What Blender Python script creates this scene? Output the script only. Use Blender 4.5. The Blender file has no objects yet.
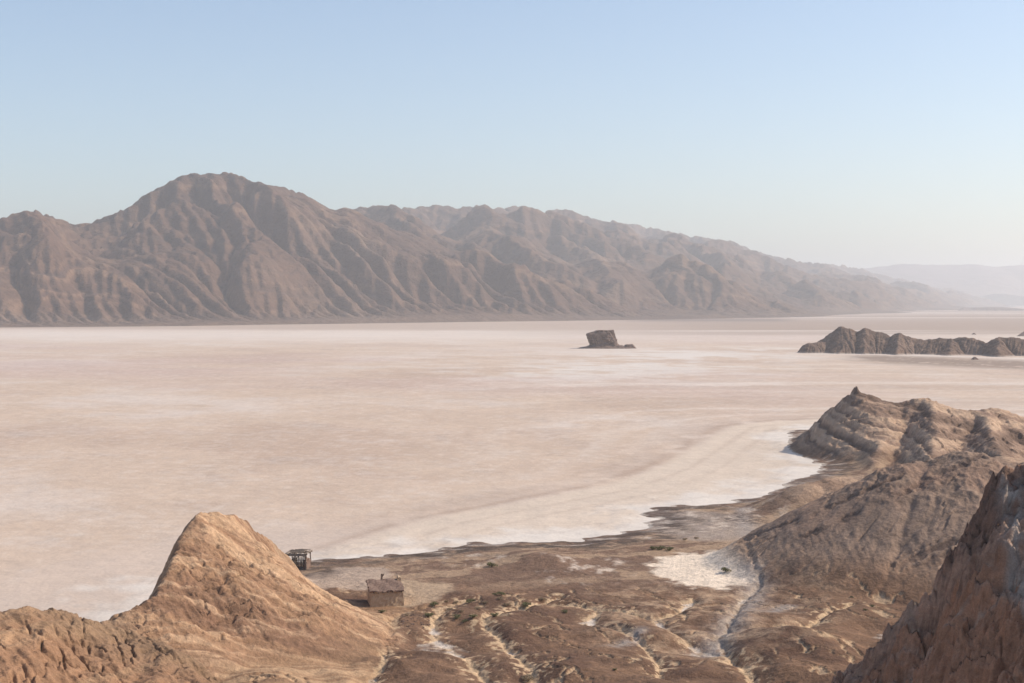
import bpy, math, random
import numpy as np
from mathutils import Vector

# ------------------------------------------------------------------ camera, light, exposure
sc = bpy.context.scene
COL = sc.collection
FPX, CX, HY, H = 1422.2, 512.0, 302.0, 40.0      # focal length in px, centre column, horizon row, eye height (m)
cam_d = bpy.data.cameras.new("camera"); cam = bpy.data.objects.new("camera", cam_d); COL.objects.link(cam)
cam_d.sensor_width = 36; cam_d.lens = 50.0; cam_d.shift_y = -(341.5 - HY) / 1024
cam_d.clip_start = 0.5; cam_d.clip_end = 60000
cam.location = (0, 0, H); cam.rotation_euler = (math.radians(90), 0, 0)
sc.camera = cam

SUN_AZ, SUN_EL = 82.0, 39.0                       # clockwise from +Y, elevation
az, el = math.radians(SUN_AZ), math.radians(SUN_EL)
world = bpy.data.worlds.new("World"); sc.world = world; world.use_nodes = True
wn = world.node_tree; wn.nodes.clear()
wo = wn.nodes.new("ShaderNodeOutputWorld"); wb = wn.nodes.new("ShaderNodeBackground")
sky = wn.nodes.new("ShaderNodeTexSky"); sky.sky_type = 'NISHITA'; sky.sun_disc = False
sky.sun_elevation = el; sky.sun_rotation = az; sky.altitude = 300
sky.air_density = 1.0; sky.dust_density = 1.9; sky.ozone_density = 1.5
wn.links.new(sky.outputs[0], wb.inputs[0]); wn.links.new(wb.outputs[0], wo.inputs[0])
wb.inputs[1].default_value = 0.138
sd = bpy.data.lights.new("sun", 'SUN'); sd.energy = 3.5; sd.angle = math.radians(0.6); sd.color = (1.0, 0.90, 0.76)
sun = bpy.data.objects.new("sun", sd); COL.objects.link(sun)
sdir = Vector((math.sin(az) * math.cos(el), math.cos(az) * math.cos(el), math.sin(el)))
sun.rotation_euler = sdir.to_track_quat('Z', 'Y').to_euler(); sun.location = (300, 100, 400)
sc.view_settings.view_transform = 'Standard'; sc.view_settings.look = 'None'
sc.view_settings.exposure = 0.29; sc.view_settings.gamma = 1.0; sc.view_settings.use_curve_mapping = False
sc.cycles.volume_bounces = 2; sc.cycles.max_bounces = 5; sc.cycles.use_denoising = True; sc.cycles.adaptive_threshold = 0.004
HAZE_DENSITY = 1.05e-4

rng = np.random.default_rng(7); random.seed(7)
f32 = np.float32

# ------------------------------------------------------------------ numeric helpers
_perm = rng.permutation(4096).astype(np.int32)
_ang = rng.random(4096).astype(f32) * 2 * np.pi
_gx, _gy = np.cos(_ang), np.sin(_ang)

def perlin(x, y, seed=0):
    xi = np.floor(x).astype(np.int32); yi = np.floor(y).astype(np.int32)
    xf = (x - xi).astype(f32); yf = (y - yi).astype(f32)
    def g(ix, iy, fx, fy):
        h = _perm[(ix + _perm[(iy + seed * 131) & 4095]) & 4095]
        return _gx[h] * fx + _gy[h] * fy
    u = xf * xf * xf * (xf * (xf * 6 - 15) + 10); v = yf * yf * yf * (yf * (yf * 6 - 15) + 10)
    a = g(xi, yi, xf, yf); b = g(xi + 1, yi, xf - 1, yf)
    c = g(xi, yi + 1, xf, yf - 1); d = g(xi + 1, yi + 1, xf - 1, yf - 1)
    return 1.5 * ((a + u * (b - a)) * (1 - v) + (c + u * (d - c)) * v)

def fbm(x, y, wl, octaves=4, seed=0, gain=0.5, ridged=False):
    s = 0; amp = 1.0; tot = 0; f = 1.0 / wl
    for k in range(octaves):
        n = perlin(x * f + 17.3 * k, y * f - 9.1 * k, seed + k)
        if ridged: n = 1 - 2 * np.abs(n)
        s = s + amp * n; tot += amp; amp *= gain; f *= 2.03
    return s / tot

def facets(x, y, wl, seed):                        # broken rock: every cell is a tilted block of its own height
    x = x / wl; y = y / wl; xi = np.floor(x).astype(np.int32); yi = np.floor(y).astype(np.int32)
    best = np.full(x.shape, 9, f32); out = np.zeros(x.shape, f32)
    for dx in (-1, 0, 1):
        for dy in (-1, 0, 1):
            cx, cy = xi + dx, yi + dy; hsh = _perm[(cx + _perm[(cy + seed * 77) & 4095]) & 4095]
            px = cx + 0.5 + 0.45 * _gx[hsh]; py = cy + 0.5 + 0.45 * _gy[(hsh * 7 + 3) & 4095]
            d = (x - px) ** 2 + (y - py) ** 2; v = 0.45 * _gx[(hsh * 5 + 1) & 4095] + (x - px) * _gx[(hsh * 3 + 11) & 4095] + (y - py) * _gy[(hsh * 3 + 11) & 4095]
            m = d < best; best = np.where(m, d, best).astype(f32); out = np.where(m, v, out).astype(f32)
    return out * wl

def ss(a, b, x):
    t = np.clip((x - a) / (b - a), 0, 1); return t * t * (3 - 2 * t)

def W(px, py, d):                                  # a photo point at a chosen real distance
    return ((px - CX) * d / FPX, d, H - (py - HY) * d / FPX)

def G(px, py, z=0.0):                              # a photo point lying on level ground
    d = (H - z) * FPX / (py - HY); return ((px - CX) * d / FPX, d)

def seg_dist(x, y, pts, z=None):
    best = None; bt = None
    for i in range(len(pts) - 1):
        ax, ay = pts[i][:2]; bx, by = pts[i + 1][:2]
        dx, dy = bx - ax, by - ay; L = dx * dx + dy * dy + 1e-9
        t = np.clip(((x - ax) * dx + (y - ay) * dy) / L, 0, 1)
        d = np.hypot(x - ax - t * dx, y - ay - t * dy)
        if best is None: best = d; bt = t + i
        else:
            m = d < best; best = np.where(m, d, best); bt = np.where(m, t + i, bt)
    return best, bt

def hill(x, y, crest, SL, SR, SF, SB, p=1.3, rnd=0.15, base=-1.0):
    pts = [W(*c) for c in crest]
    out = np.full(x.shape, base, f32)
    for i in range(len(pts) - 1):
        ax, ay, az_ = pts[i]; bx, by, bz = pts[i + 1]
        dx, dy = bx - ax, by - ay; L = dx * dx + dy * dy + 1e-9
        t = np.clip(((x - ax) * dx + (y - ay) * dy) / L, 0, 1)
        ux = x - ax - t * dx; uy = y - ay - t * dy
        zc = az_ + t * (bz - az_) - base
        sx = np.where(ux < 0, SL, SR) * ux; sy = np.where(uy < 0, SF, SB) * uy
        q = np.hypot(sx, sy) / np.maximum(zc, 0.3)
        q = np.sqrt(q * q + rnd * rnd) - rnd
        out = np.maximum(out, base + zc * np.clip(1 - q, 0, 1) ** p)
    return out

def beds(s, wl, seed): return fbm(s, s * 0 + 3.3, wl, 4, seed, 0.6)
def cracks(x, y, wl, seed, w): return np.exp(-(np.abs(fbm(x, y, wl, 3, seed, 0.5)) / w) ** 2)

def blur(a, n=1):
    for _ in range(n):
        b = np.pad(a, 1, mode='edge')
        a = (b[:-2, 1:-1] + b[2:, 1:-1] + 2 * b[1:-1, 1:-1]) / 4
        b = np.pad(a, 1, mode='edge')
        a = (b[1:-1, :-2] + b[1:-1, 2:] + 2 * b[1:-1, 1:-1]) / 4
    return a

def blur_big(a, k):                                # cheap wide blur: three box passes
    for _ in range(3):
        for ax in (0, 1):
            pad = [(0, 0), (0, 0)]; pad[ax] = (k + 1, k)
            c = np.cumsum(np.pad(a, pad, mode='edge').astype(np.float64), axis=ax)
            n = a.shape[ax]
            hi = np.take(c, np.arange(2 * k + 1, 2 * k + 1 + n), axis=ax)
            lo = np.take(c, np.arange(0, n), axis=ax)
            a = ((hi - lo) / (2 * k + 1)).astype(f32)
    return a

def erode(h, cell, K, m=0.5, iters=20, fixed=None, diff=0.0, uplift=None, keep=0, talus=None, kamt=0.9):
    """stream-power erosion on a grid (rows, cols); cell = local cell size"""
    R, C = h.shape; N = R * C
    idx = np.arange(N, dtype=np.int64).reshape(R, C)
    area = (cell * cell).astype(np.float64).ravel()
    edge = np.zeros((R, C), bool); edge[0] = edge[-1] = True; edge[:, 0] = edge[:, -1] = True
    if fixed is not None: edge |= fixed
    h = h.astype(np.float64); h0 = h.copy()
    steps = int(math.ceil(math.log2(R + C))) + 2
    A = None
    for it in range(iters):
        best = np.zeros((R, C)); rec = idx.copy(); dist = np.ones((R, C))
        hp = np.pad(h, 1, mode='edge'); ip = np.pad(idx, 1, mode='edge')
        for dy in (-1, 0, 1):
            for dx in (-1, 0, 1):
                if not (dx or dy): continue
                dd = math.hypot(dx, dy)
                s = (h - hp[1 + dy:R + 1 + dy, 1 + dx:C + 1 + dx]) / dd * (1 + 0.5 * (rng.random((R, C)) - 0.5))
                m_ = s > best
                best = np.where(m_, s, best); rec = np.where(m_, ip[1 + dy:R + 1 + dy, 1 + dx:C + 1 + dx], rec)
                dist = np.where(m_, dd, dist)
        rec = np.where(edge, idx, rec).ravel()
        root = rec == idx.ravel()
        A = area.copy(); P = rec.copy(); dead = root.copy()
        for _ in range(steps):                      # drainage area by pointer doubling
            live = ~dead
            if not live.any(): break
            add = np.bincount(P[live], weights=A[live], minlength=N)
            nd = dead | dead[P]; A = A + add; P = np.where(dead, P, P[P]); dead = nd
        Fk = K * A ** m / (dist.ravel() * cell.ravel())
        Fk[root] = 0
        hr = h.ravel()
        a = np.where(root, hr, hr / (1 + Fk)); b = np.where(root, 0.0, Fk / (1 + Fk)); P = rec.copy()
        for _ in range(steps):
            a = a + b * a[P]; b = b * b[P]; P = P[P]
            if b.max() < 1e-6: break
        h = a.reshape(R, C)
        if uplift is not None: h = h + np.where(edge, 0, uplift)
        if diff: h = h * (1 - diff) + blur(h) * diff
        if talus:                                   # slopes steeper than the angle of rest slump
            for ax in (0, 1):
                d_ = np.diff(h, axis=ax); c_ = cell[1:, :] if ax == 0 else cell[:, 1:]
                ex = np.sign(d_) * np.maximum(np.abs(d_) - talus * c_, 0) * 0.24
                if ax == 0: h[:-1] += ex; h[1:] -= ex
                else: h[:, :-1] += ex; h[:, 1:] -= ex
        if keep: h = h + blur_big((h0 - h).astype(f32), keep) * kamt
    return h.astype(f32), A.reshape(R, C).astype(f32)

def bilin(a, r, c):
    r = np.clip(r, 0, a.shape[0] - 1.001); c = np.clip(c, 0, a.shape[1] - 1.001)
    r0 = r.astype(int); c0 = c.astype(int); fr = (r - r0).astype(f32); fc = (c - c0).astype(f32)
    return (a[r0, c0] * (1 - fr) + a[r0 + 1, c0] * fr) * (1 - fc) + (a[r0, c0 + 1] * (1 - fr) + a[r0 + 1, c0 + 1] * fr) * fc

class Grid:                                        # columns by bearing, rows by log distance: even detail near and far
    def __init__(s, px0, px1, d0, d1, step):
        s.px0, s.d0, s.k = px0, d0, step / FPX; s.step = step
        s.px = np.arange(px0, px1, step); s.d = d0 * np.exp(np.arange(0, math.log(d1 / d0), s.k))
        s.PX, s.Y = np.meshgrid(s.px, s.d); s.PX = s.PX.astype(f32); s.Y = s.Y.astype(f32)
        s.X = ((s.PX - CX) * s.Y / FPX).astype(f32); s.cell = s.Y * s.k
    def sample(s, a, x, y):
        return bilin(a, np.log(np.maximum(y, 1.0) / s.d0) / s.k, (x / y * FPX + CX - s.px0) / s.step)

def sheet(name, X, Y, Z, mat, attrs=None, colour=None, facemask=None, normals=False):
    R, C = X.shape
    co = np.stack([X, Y, Z], -1).reshape(-1, 3).astype(f32)
    idx = np.arange(R * C).reshape(R, C)
    q = np.stack([idx[:-1, :-1], idx[:-1, 1:], idx[1:, 1:], idx[1:, :-1]], -1).reshape(-1, 4)
    if facemask is not None: q = q[facemask.ravel()]
    used = np.unique(q); remap = np.zeros(R * C, np.int64); remap[used] = np.arange(len(used)); q = remap[q]
    me = bpy.data.meshes.new(name); me.vertices.add(len(used)); me.vertices.foreach_set("co", co[used].ravel())
    me.loops.add(q.size); me.polygons.add(len(q))
    me.loops.foreach_set("vertex_index", q.ravel().astype(np.int32))
    me.polygons.foreach_set("loop_start", np.arange(0, q.size, 4, dtype=np.int32))
    me.polygons.foreach_set("loop_total", np.full(len(q), 4, dtype=np.int32))
    me.polygons.foreach_set("use_smooth", np.ones(len(q), dtype=bool))
    me.update(calc_edges=True)
    if colour is not None:
        a = me.attributes.new("tint", 'FLOAT_COLOR', 'POINT')
        c4 = np.ones((R * C, 4), f32); c4[:, :3] = colour.reshape(-1, 3); a.data.foreach_set("color", c4[used].ravel())
    for k, v in (attrs or {}).items():
        a = me.attributes.new(k, 'FLOAT', 'POINT'); a.data.foreach_set("value", v.ravel().astype(f32)[used])
    if normals:
        tu = np.stack([np.gradient(X, axis=1), np.gradient(Y, axis=1), np.gradient(Z, axis=1)], -1)
        tv = np.stack([np.gradient(X, axis=0), np.gradient(Y, axis=0), np.gradient(Z, axis=0)], -1)
        n = np.cross(tu, tv).reshape(-1, 3); n /= np.linalg.norm(n, axis=1, keepdims=True) + 1e-9
        me.normals_split_custom_set_from_vertices(n[used].astype(f32))
    me.materials.append(mat)
    o = bpy.data.objects.new(name, me); COL.objects.link(o)
    return o

def tag(o, label=None, cat=None, group=None, kind=None):
    if label: o["label"] = label
    if cat: o["category"] = cat
    if group: o["group"] = group
    if kind: o["kind"] = kind
    return o

# ------------------------------------------------------------------ materials
def ground_material(name, scales=(0.35, 1.3, 6.0), vary=0.35, bump=0.25, bscale=1.0, rough=0.95, tone=(1, 1, 1)):
    """colour from the mesh's own pigment attribute, broken up by object-space noise; grainy bump"""
    m = bpy.data.materials.new(name); m.use_nodes = True; nt = m.node_tree; N = nt.nodes; L = nt.links
    bs = N["Principled BSDF"]; bs.inputs["Roughness"].default_value = rough
    bs.inputs["Specular IOR Level"].default_value = 0.15
    at = N.new("ShaderNodeAttribute"); at.attribute_name = "tint"
    geo = N.new("ShaderNodeNewGeometry")
    last = at.outputs["Color"]; hs = None
    for i, s in enumerate(scales):
        n = N.new("ShaderNodeTexNoise"); n.inputs["Scale"].default_value = s
        n.inputs["Detail"].default_value = 6; n.inputs["Roughness"].default_value = 0.65
        L.new(geo.outputs["Position"], n.inputs["Vector"])
        mr = N.new("ShaderNodeMapRange"); mr.inputs["From Min"].default_value = 0.3; mr.inputs["From Max"].default_value = 0.7
        mr.inputs["To Min"].default_value = 1 - vary; mr.inputs["To Max"].default_value = 1 + vary
        L.new(n.outputs["Fac"], mr.inputs["Value"])
        mx = N.new("ShaderNodeMix"); mx.data_type = 'RGBA'; mx.blend_type = 'MULTIPLY'; mx.inputs[0].default_value = 1.0
        L.new(last, mx.inputs[6]); L.new(mr.outputs[0], mx.inputs[7]); last = mx.outputs[2]
        mu = N.new("ShaderNodeMath"); mu.operation = 'MULTIPLY'; mu.inputs[1].default_value = bscale / s
        L.new(n.outputs["Fac"], mu.inputs[0])
        if hs is None: hs = mu.outputs[0]
        else:
            ad = N.new("ShaderNodeMath"); ad.operation = 'ADD'; L.new(hs, ad.inputs[0]); L.new(mu.outputs[0], ad.inputs[1]); hs = ad.outputs[0]
    L.new(last, bs.inputs["Base Color"])
    bp = N.new("ShaderNodeBump"); bp.inputs["Strength"].default_value = bump; bp.inputs["Distance"].default_value = 1.0
    L.new(hs, bp.inputs["Height"]); L.new(bp.outputs[0], bs.inputs["Normal"])
    return m

def plain_material(name, col, col2=None, scale=6.0, rough=0.95, bump=0.3):
    m = bpy.data.materials.new(name); m.use_nodes = True; nt = m.node_tree; N = nt.nodes; L = nt.links
    bs = N["Principled BSDF"]; bs.inputs["Roughness"].default_value = rough; bs.inputs["Specular IOR Level"].default_value = 0.15
    tc = N.new("ShaderNodeTexCoord")
    n = N.new("ShaderNodeTexNoise"); n.inputs["Scale"].default_value = scale; n.inputs["Detail"].default_value = 8; n.inputs["Roughness"].default_value = 0.7
    L.new(tc.outputs["Object"], n.inputs["Vector"])
    cr = N.new("ShaderNodeValToRGB"); cr.color_ramp.elements[0].position = 0.35; cr.color_ramp.elements[1].position = 0.68
    cr.color_ramp.elements[0].color = (*col, 1); cr.color_ramp.elements[1].color = (*(col2 or col), 1)
    L.new(n.outputs["Fac"], cr.inputs[0]); L.new(cr.outputs[0], bs.inputs["Base Color"])
    bp = N.new("ShaderNodeBump"); bp.inputs["Strength"].default_value = bump; bp.inputs["Distance"].default_value = 0.6 / scale
    L.new(n.outputs["Fac"], bp.inputs["Height"]); L.new(bp.outputs[0], bs.inputs["Normal"])
    return m

M_mount = ground_material("mountain_rock", scales=(0.012, 0.05, 0.2), vary=0.16, bump=0.55, bscale=0.45)
M_far = ground_material("far_range_rock", scales=(0.003, 0.01), vary=0.15, bump=0.4, bscale=0.4)
M_hill = ground_material("badland_clay", scales=(0.5, 2.2, 9.0), vary=0.2, bump=0.6, bscale=0.5)
M_isle = ground_material("island_rock", scales=(0.06, 0.3, 1.2), vary=0.18, bump=0.5, bscale=0.5)
M_salt = ground_material("salt_crust", scales=(0.03, 0.25, 1.6), vary=0.05, bump=0.2, bscale=0.2, rough=0.85)

def mixc(c, col, m):
    return c * (1 - m[..., None]) + np.array(col, f32) * m[..., None]

# ------------------------------------------------------------------ shoreline of the lake
SHORE = [(60, 660), (180, 600), (262, 572), (300, 563), (335, 560), (368, 556), (400, 554), (440, 549), (470, 545), (505, 542), (540, 541), (575, 541),
         (608, 536), (640, 529), (650, 522), (648, 509), (672, 506), (700, 505), (730, 502), (758, 498), (780, 490), (800, 480), (821, 469),
         (822, 460), (812, 452), (800, 446), (789, 439), (789, 433), (805, 430), (850, 428), (1100, 428), (1600, 428)]
SH = [G(*p) for p in SHORE]

def inside_land(x, y):                             # below / this side of the shore polygon
    poly = SH + [(600, SH[-1][1]), (600, -50), (-600, -50), (-600, 120), (SH[0][0], 120)]
    ins = np.zeros(x.shape, bool)
    for i in range(len(poly)):
        ax, ay = poly[i]; bx, by = poly[(i + 1) % len(poly)]
        if ay == by: continue
        c = ((ay > y) != (by > y)) & (x < (bx - ax) * (y - ay) / (by - ay) + ax)
        ins ^= c
    return ins

# ------------------------------------------------------------------ foreground badlands
g = Grid(-260, 1290, 58, 470, 2.8)
X, Y = g.X, g.Y
wx = X + 1.6 * fbm(X, Y, 14, 3, 21); wy = Y + 1.6 * fbm(X, Y, 14, 3, 31)
sx_ = X + 3 * fbm(X, Y, 16, 3, 22) + 3.5 * fbm(X, Y, 5, 4, 23); sy_ = Y + 4 * fbm(X, Y, 16, 3, 32) + 5 * fbm(X, Y, 5, 4, 33)
sd_, _ = seg_dist(sx_, sy_, SH)
land = inside_land(sx_, sy_)
base = np.where(land, np.minimum(0.22 + 0.045 * sd_, 0.9), -np.minimum(0.12 * sd_, 1.2)) + 0.0
base = base + 0.10 * fbm(X, Y, 9, 4, 3) * ss(0, 8, sd_)
near = ss(205, 165, Y) * land
base = base + near * (2.2 * fbm(X + 0.4 * Y, Y, 13, 4, 5) + 0.6 * (165 - np.minimum(Y, 165)) / 25)
streams = [
    [(470, 603), (440, 607), (410, 611), (397, 620), (388, 640), (381, 660), (372, 690)],
    [(560, 597), (535, 603), (510, 610), (490, 622), (494, 636), (508, 648), (516, 662), (530, 676), (550, 695)],
    [(450, 612), (438, 620), (435, 638), (452, 650), (468, 660), (492, 678), (500, 700)],
    [(545, 603), (580, 606), (620, 613), (650, 618), (675, 634), (700, 648), (728, 655), (748, 668), (757, 695)],
    [(600, 612), (590, 622), (610, 634), (640, 645), (655, 660), (668, 690)],
    [(745, 560), (752, 585), (740, 610), (720, 640), (728, 655)],
    [(850, 606), (820, 622), (790, 632), (750, 636), (722, 642)],
    [(690, 600), (672, 612), (650, 618)],
]
ST = [[G(a, b, 0.6) for a, b in s] for s in streams]
st_d = None
for s in ST:
    d_, _ = seg_dist(wx, wy, s); st_d = d_ if st_d is None else np.minimum(st_d, d_)
base = base - 0.45 * np.exp(-(st_d / 1.1) ** 2) * land
# mound west of the salt pan, low gully mound in the middle
def bump_at(px, py, rx, ry, h_, rot=0.0, z=0.5):
    cx, cy = G(px, py, z); ca, sa = math.cos(rot), math.sin(rot)
    u = ((wx - cx) * ca + (wy - cy) * sa) / rx; v = (-(wx - cx) * sa + (wy - cy) * ca) / ry
    return h_ * np.exp(-(u * u + v * v))
base = base + bump_at(545, 566, 5.0, 9.0, 1.3, 0.5) + bump_at(640, 640, 6, 4, 0.8) + bump_at(560, 640, 6, 5, 0.9) + bump_at(800, 655, 7, 5, 1.8) + bump_at(860, 592, 9, 8, 1.3)

H_ = {}
H_['E'] = np.maximum(
    hill(wx, wy, [(205, 517.5, 168.6), (222, 517, 171), (236, 521, 175), (244, 531, 179), (270, 545, 188), (298, 567, 199), (324, 588, 203)], 1.5, 1.0, 1.05, 1.0, 1.5, 0.08),
    hill(wx, wy, [(205, 517.5, 168.6), (188, 520.5, 166), (181, 528, 164), (172, 541, 162), (165, 562, 158), (159, 583, 154), (150, 595, 151), (124, 609, 148), (98, 621, 146), (90, 640, 140), (140, 680, 128), (190, 720, 118)], 2.6, 0.56, 0.62, 1.2, 1.35, 0.06))
H_['D'] = hill(wx, wy, [(-260, 640, 100), (-120, 602, 105), (-20, 615, 108), (30, 612, 110), (60, 613, 112), (92, 627, 114), (140, 640, 114), (175, 652, 112), (192, 668, 110), (204, 695, 104)], 0.5, 0.8, 0.13, 0.9, 1.2, 0.06)
H_['C'] = hill(wx, wy, [(1280, 330, 118), (1150, 402, 118), (1060, 452, 118), (1028, 470, 118), (996, 494, 118), (972, 522, 118), (962, 552, 117), (944, 585, 117), (902, 612, 120), (862, 638, 122), (832, 662, 122), (812, 700, 120)], 2.0, 0.4, 0.40, 0.95, 1.1, 0.05)
H_['B'] = hill(wx, wy, [(740, 562, 220), (765, 545, 217), (800, 525, 215), (850, 492, 214), (879, 477, 212), (905, 466, 212), (924, 463, 214), (942, 476, 218), (966, 453, 212), (988, 475, 214), (1010, 466, 212), (1100, 455, 215), (1290, 450, 215)], 0.55, 0.6, 0.60, 0.75, 1.05, 0.12)
H_['B'] = np.maximum(H_['B'], hill(wx, wy, [(905, 466, 212), (880, 520, 204), (862, 560, 199)], 0.8, 0.8, 0.6, 0.7, 1.2, 0.08))
H_['B'] = np.maximum(H_['B'], hill(wx, wy, [(966, 455, 214), (970, 520, 203), (975, 570, 196)], 0.8, 0.8, 0.6, 0.7, 1.2, 0.08))
H_['B2'] = hill(wx, wy, [(738, 512, 268), (765, 503, 270), (800, 486, 271), (830, 481, 273), (850, 477, 275), (900, 468, 275), (960, 462, 275), (1100, 455, 275)], 0.4, 0.4, 0.30, 0.45, 1.2, 0.10)
H_['A'] = hill(wx, wy, [(803, 435, 418), (815, 424, 405), (832, 408, 392), (847, 396, 386), (856, 390, 382), (868, 395, 380), (885, 401, 378), (905, 403, 376), (930, 399, 374), (950, 406, 372), (975, 411, 372), (1000, 411, 372), (1024, 418, 374), (1100, 425, 380), (1290, 425, 380)], 1.0, 0.6, 0.36, 0.7, 1.15, 0.06)
for c in ([(885, 401, 378), (880, 440, 352), (872, 468, 330)], [(930, 399, 374), (935, 430, 345), (930, 452, 325)], [(985, 411, 372), (990, 432, 340), (1000, 450, 312)], [(1060, 420, 374), (1060, 440, 330)]):
    H_['A'] = np.maximum(H_['A'], hill(wx, wy, c, 0.7, 0.7, 0.5, 0.6, 1.15, 0.06))

names = ['E', 'D', 'C', 'B', 'B2', 'A']
stack = np.stack([base] + [H_[k] for k in names])
own = np.argmax(stack, 0)
h = stack.max(0); h = blur(h, 2)
hm = ss(0.5, 4.0, h - base)                        # how much this is hillside
h = h + hm * (0.9 * fbm(X, Y, 11, 4, 41) * (1 - 0.6 * (own == 4)) + 0.35 * fbm(X, Y, 3.2, 3, 47))
# flat pads where the two ruins stand
HUT = G(384, 606, 0.45); SHED = G(299, 568, 0.35)
for (cx, cy), r_, zz in ((HUT, 3.6, 0.45), (SHED, 2.6, 0.35)):
    w_ = np.exp(-(np.hypot(X - cx, Y - cy) / r_) ** 4); h = h * (1 - w_) + zz * w_
kmap = 0.003 + 0.022 * hm * np.choose(own, [1, 0.35, 0.7, 1.0, 0.22, 0.5, 0.8])
h, A = erode(h, g.cell, blur_big(kmap.astype(f32), 6).ravel(), 0.5, 28, fixed=(h < -0.2), diff=0.02, keep=16, talus=1.15, kamt=0.5)
h = blur(h, 1)
h = np.where(land & (sd_ > 3) & (h < 0.14), 0.14, h)
for (cx, cy), r_, zz in ((HUT, 4.6, 0.40), (SHED, 3.2, 0.35)):
    w_ = np.exp(-(np.hypot(X - cx, (Y - cy + 0.5) * 0.8) / r_) ** 6); h = h * (1 - w_) + zz * w_

# final mesh, finer
q = Grid(-250, 1280, 60, 462, 1.35)
X, Y = q.X, q.Y
Z = g.sample(h, X, Y); AA = g.sample(np.log10(A + 1), X, Y)
hillness = g.sample(ss(0.5, 4.0, stack[1:].max(0) - base), X, Y); hillcol = g.sample(ss(0.0, 1.4, stack[1:].max(0) - base), X, Y)
wts = {k: g.sample(blur((own == i + 1).astype(f32), 2), X, Y) for i, k in enumerate(names)}
shd = g.sample(sd_, X, Y) ; landq = g.sample(land.astype(f32), X, Y); std = g.sample(st_d, X, Y)
pad = np.zeros_like(X)
for (cx, cy), r_ in ((HUT, 3.2), (SHED, 2.4)): pad = np.maximum(pad, np.exp(-(np.hypot(X - cx, Y - cy) / r_) ** 4))
fw = 0.8 * fbm(X, Y, 2.5, 3, 50)
flE = fbm((X + 0.4 * Y) * 0.12, Y - 0.35 * X + 0.5 * fw + 2.0 * fbm(X, Y, 16, 2, 290), 1.3, 4, 291, 0.6)
fc1 = facets(X + 2 * fw, Y + Z + fw, 2.6, 3); fc2 = facets(X + fw, (Y + 1.5 * Z) * 0.8 + fw, 0.85, 5); fc3 = facets(X + 3 * fw, Y * 0.7 + Z, 5.0, 7)
n1 = fbm(X, Y, 1.6, 4, 51); rid = fbm(X, Y, 2.6, 4, 55, 0.55, True); n2 = fbm(X, Y, 0.7, 3, 57)
nb = fbm(X, Y, 7, 4, 61); nl = fbm(X, Y, 22, 3, 63)
# tilted strata: hard beds stand a little proud
dipE = ((Y - 0.35 * X) * 0.6 - 0.15 * Z + 0.6 * nb + 1.5 * nl + 0.12 * n1)
dipC = (Z * 0.75 - 0.55 * X + 0.35 * Y + 0.9 * nb + 0.3 * n1)
dipA = (Z * 1.2 + 0.30 * X - 0.08 * Y + 0.9 * nb + 1.0 * nl)
bE, bC, bA = beds(dipE, 1.9, 71), beds(dipC, 2.2, 73), beds(dipA, 2.4, 75)
lineB = ss(0.10, 0.22, fbm(Z - 0.42 * X + 0.12 * Y + 0.5 * n1, X * 0.0 + 5.1, 1.5, 3, 190, 0.6)) * ss(-0.12, 0.1, fbm(X, Y, 7, 3, 191))
ckE = cracks(X + 0.6 * Y, (Y - 0.5 * X) * 2.2, 5.0, 171, 0.045) * ss(0.0, 0.3, fbm(X, Y, 9, 3, 172) + 0.05)
ckC = cracks(X * 1.3, Y + 0.6 * X, 3.2, 173, 0.06) * ss(-0.2, 0.2, fbm(X, Y, 6, 3, 174))
ckB = cracks((X + Y * 0.6) * 0.35, (Y - 0.8 * X), 4.0, 175, 0.05) * ss(0.05, 0.3, fbm(X, Y, 8, 3, 176))
ckA = cracks(X, Y * 0.6, 7.0, 177, 0.05) * ss(-0.1, 0.3, fbm(X, Y, 14, 3, 178))
Z = Z + (1 - pad) * (hillness * ((0.14 * rid + 0.12 * n1) * (1 - 0.9 * wts['B'] - 0.4 * wts['E']) + 0.34 * bE * wts['E'] - 0.45 * ckE * wts['E'] - 0.7 * ckC * (wts['C'] + 0.6 * wts['D']) - 0.35 * ckB * wts['B'] - 0.7 * ckA * wts['A'] + 0.10 * n2 * (1 - 0.7 * wts['B']) + 0.35 * bC * (wts['C'] + 0.5 * wts['D']) + 0.9 * bA * wts['A'] + 0.12 * bA * wts['B']
         + wts['C'] * (1.8 * fbm(X, Y, 4.5, 5, 77, 0.6, True) + 3.0 * fbm(X, Y, 9, 3, 79) + 0.5 * fbm(X, Y, 1.7, 4, 80, 0.6, True) + 0.30 * fc1 + 0.30 * fc2 - 1.9) + wts['D'] * (0.09 * fc2)
         + wts['B'] * (ss(9, 13, Z) * 0.6 * fbm(X, Y, 3.2, 4, 180, 0.6, True) + 0.16 * fbm(X, Y * 0.18, 1.3, 3, 181, 0.5, True) * ss(11, 6, Z) - 0.28 * lineB)
         + wts['A'] * (0.5 * fbm(X, Y * 0.5, 6, 4, 182, 0.6, True) + 0.09 * fc3 * ss(-60, -90, -X) - 0.4) + (wts['E'] + 0.0) * 0.30 * flE + wts['E'] * (0.12 * fc2) * ss(-0.05, 0.2, nb) + wts['E'] * 0.35 * fbm(X + 0.8 * Y, (Y - 0.5 * X) * 1.6, 2.4, 4, 183, 0.55, True) + wts['D'] * 0.22 * fbm(X + Y * 0.6, Y, 2.0, 3, 78, 0.5, True))
         + (1 - hillness) * landq * (0.05 * n1 + 0.03 * n2 + 0.06 * rid * ss(2, 10, shd)))
# notches in the west cliff of the round hill
for px_, py_, d_, r_ in ((165, 549, 161, 1.0), (154, 574, 156, 1.3), (180, 528, 166, 0.7)):
    cx, cy, _z = W(px_, py_, d_); Z = Z - 2.6 * np.exp(-(np.hypot(X - cx + 0.7, Y - cy) / r_) ** 2)
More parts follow.
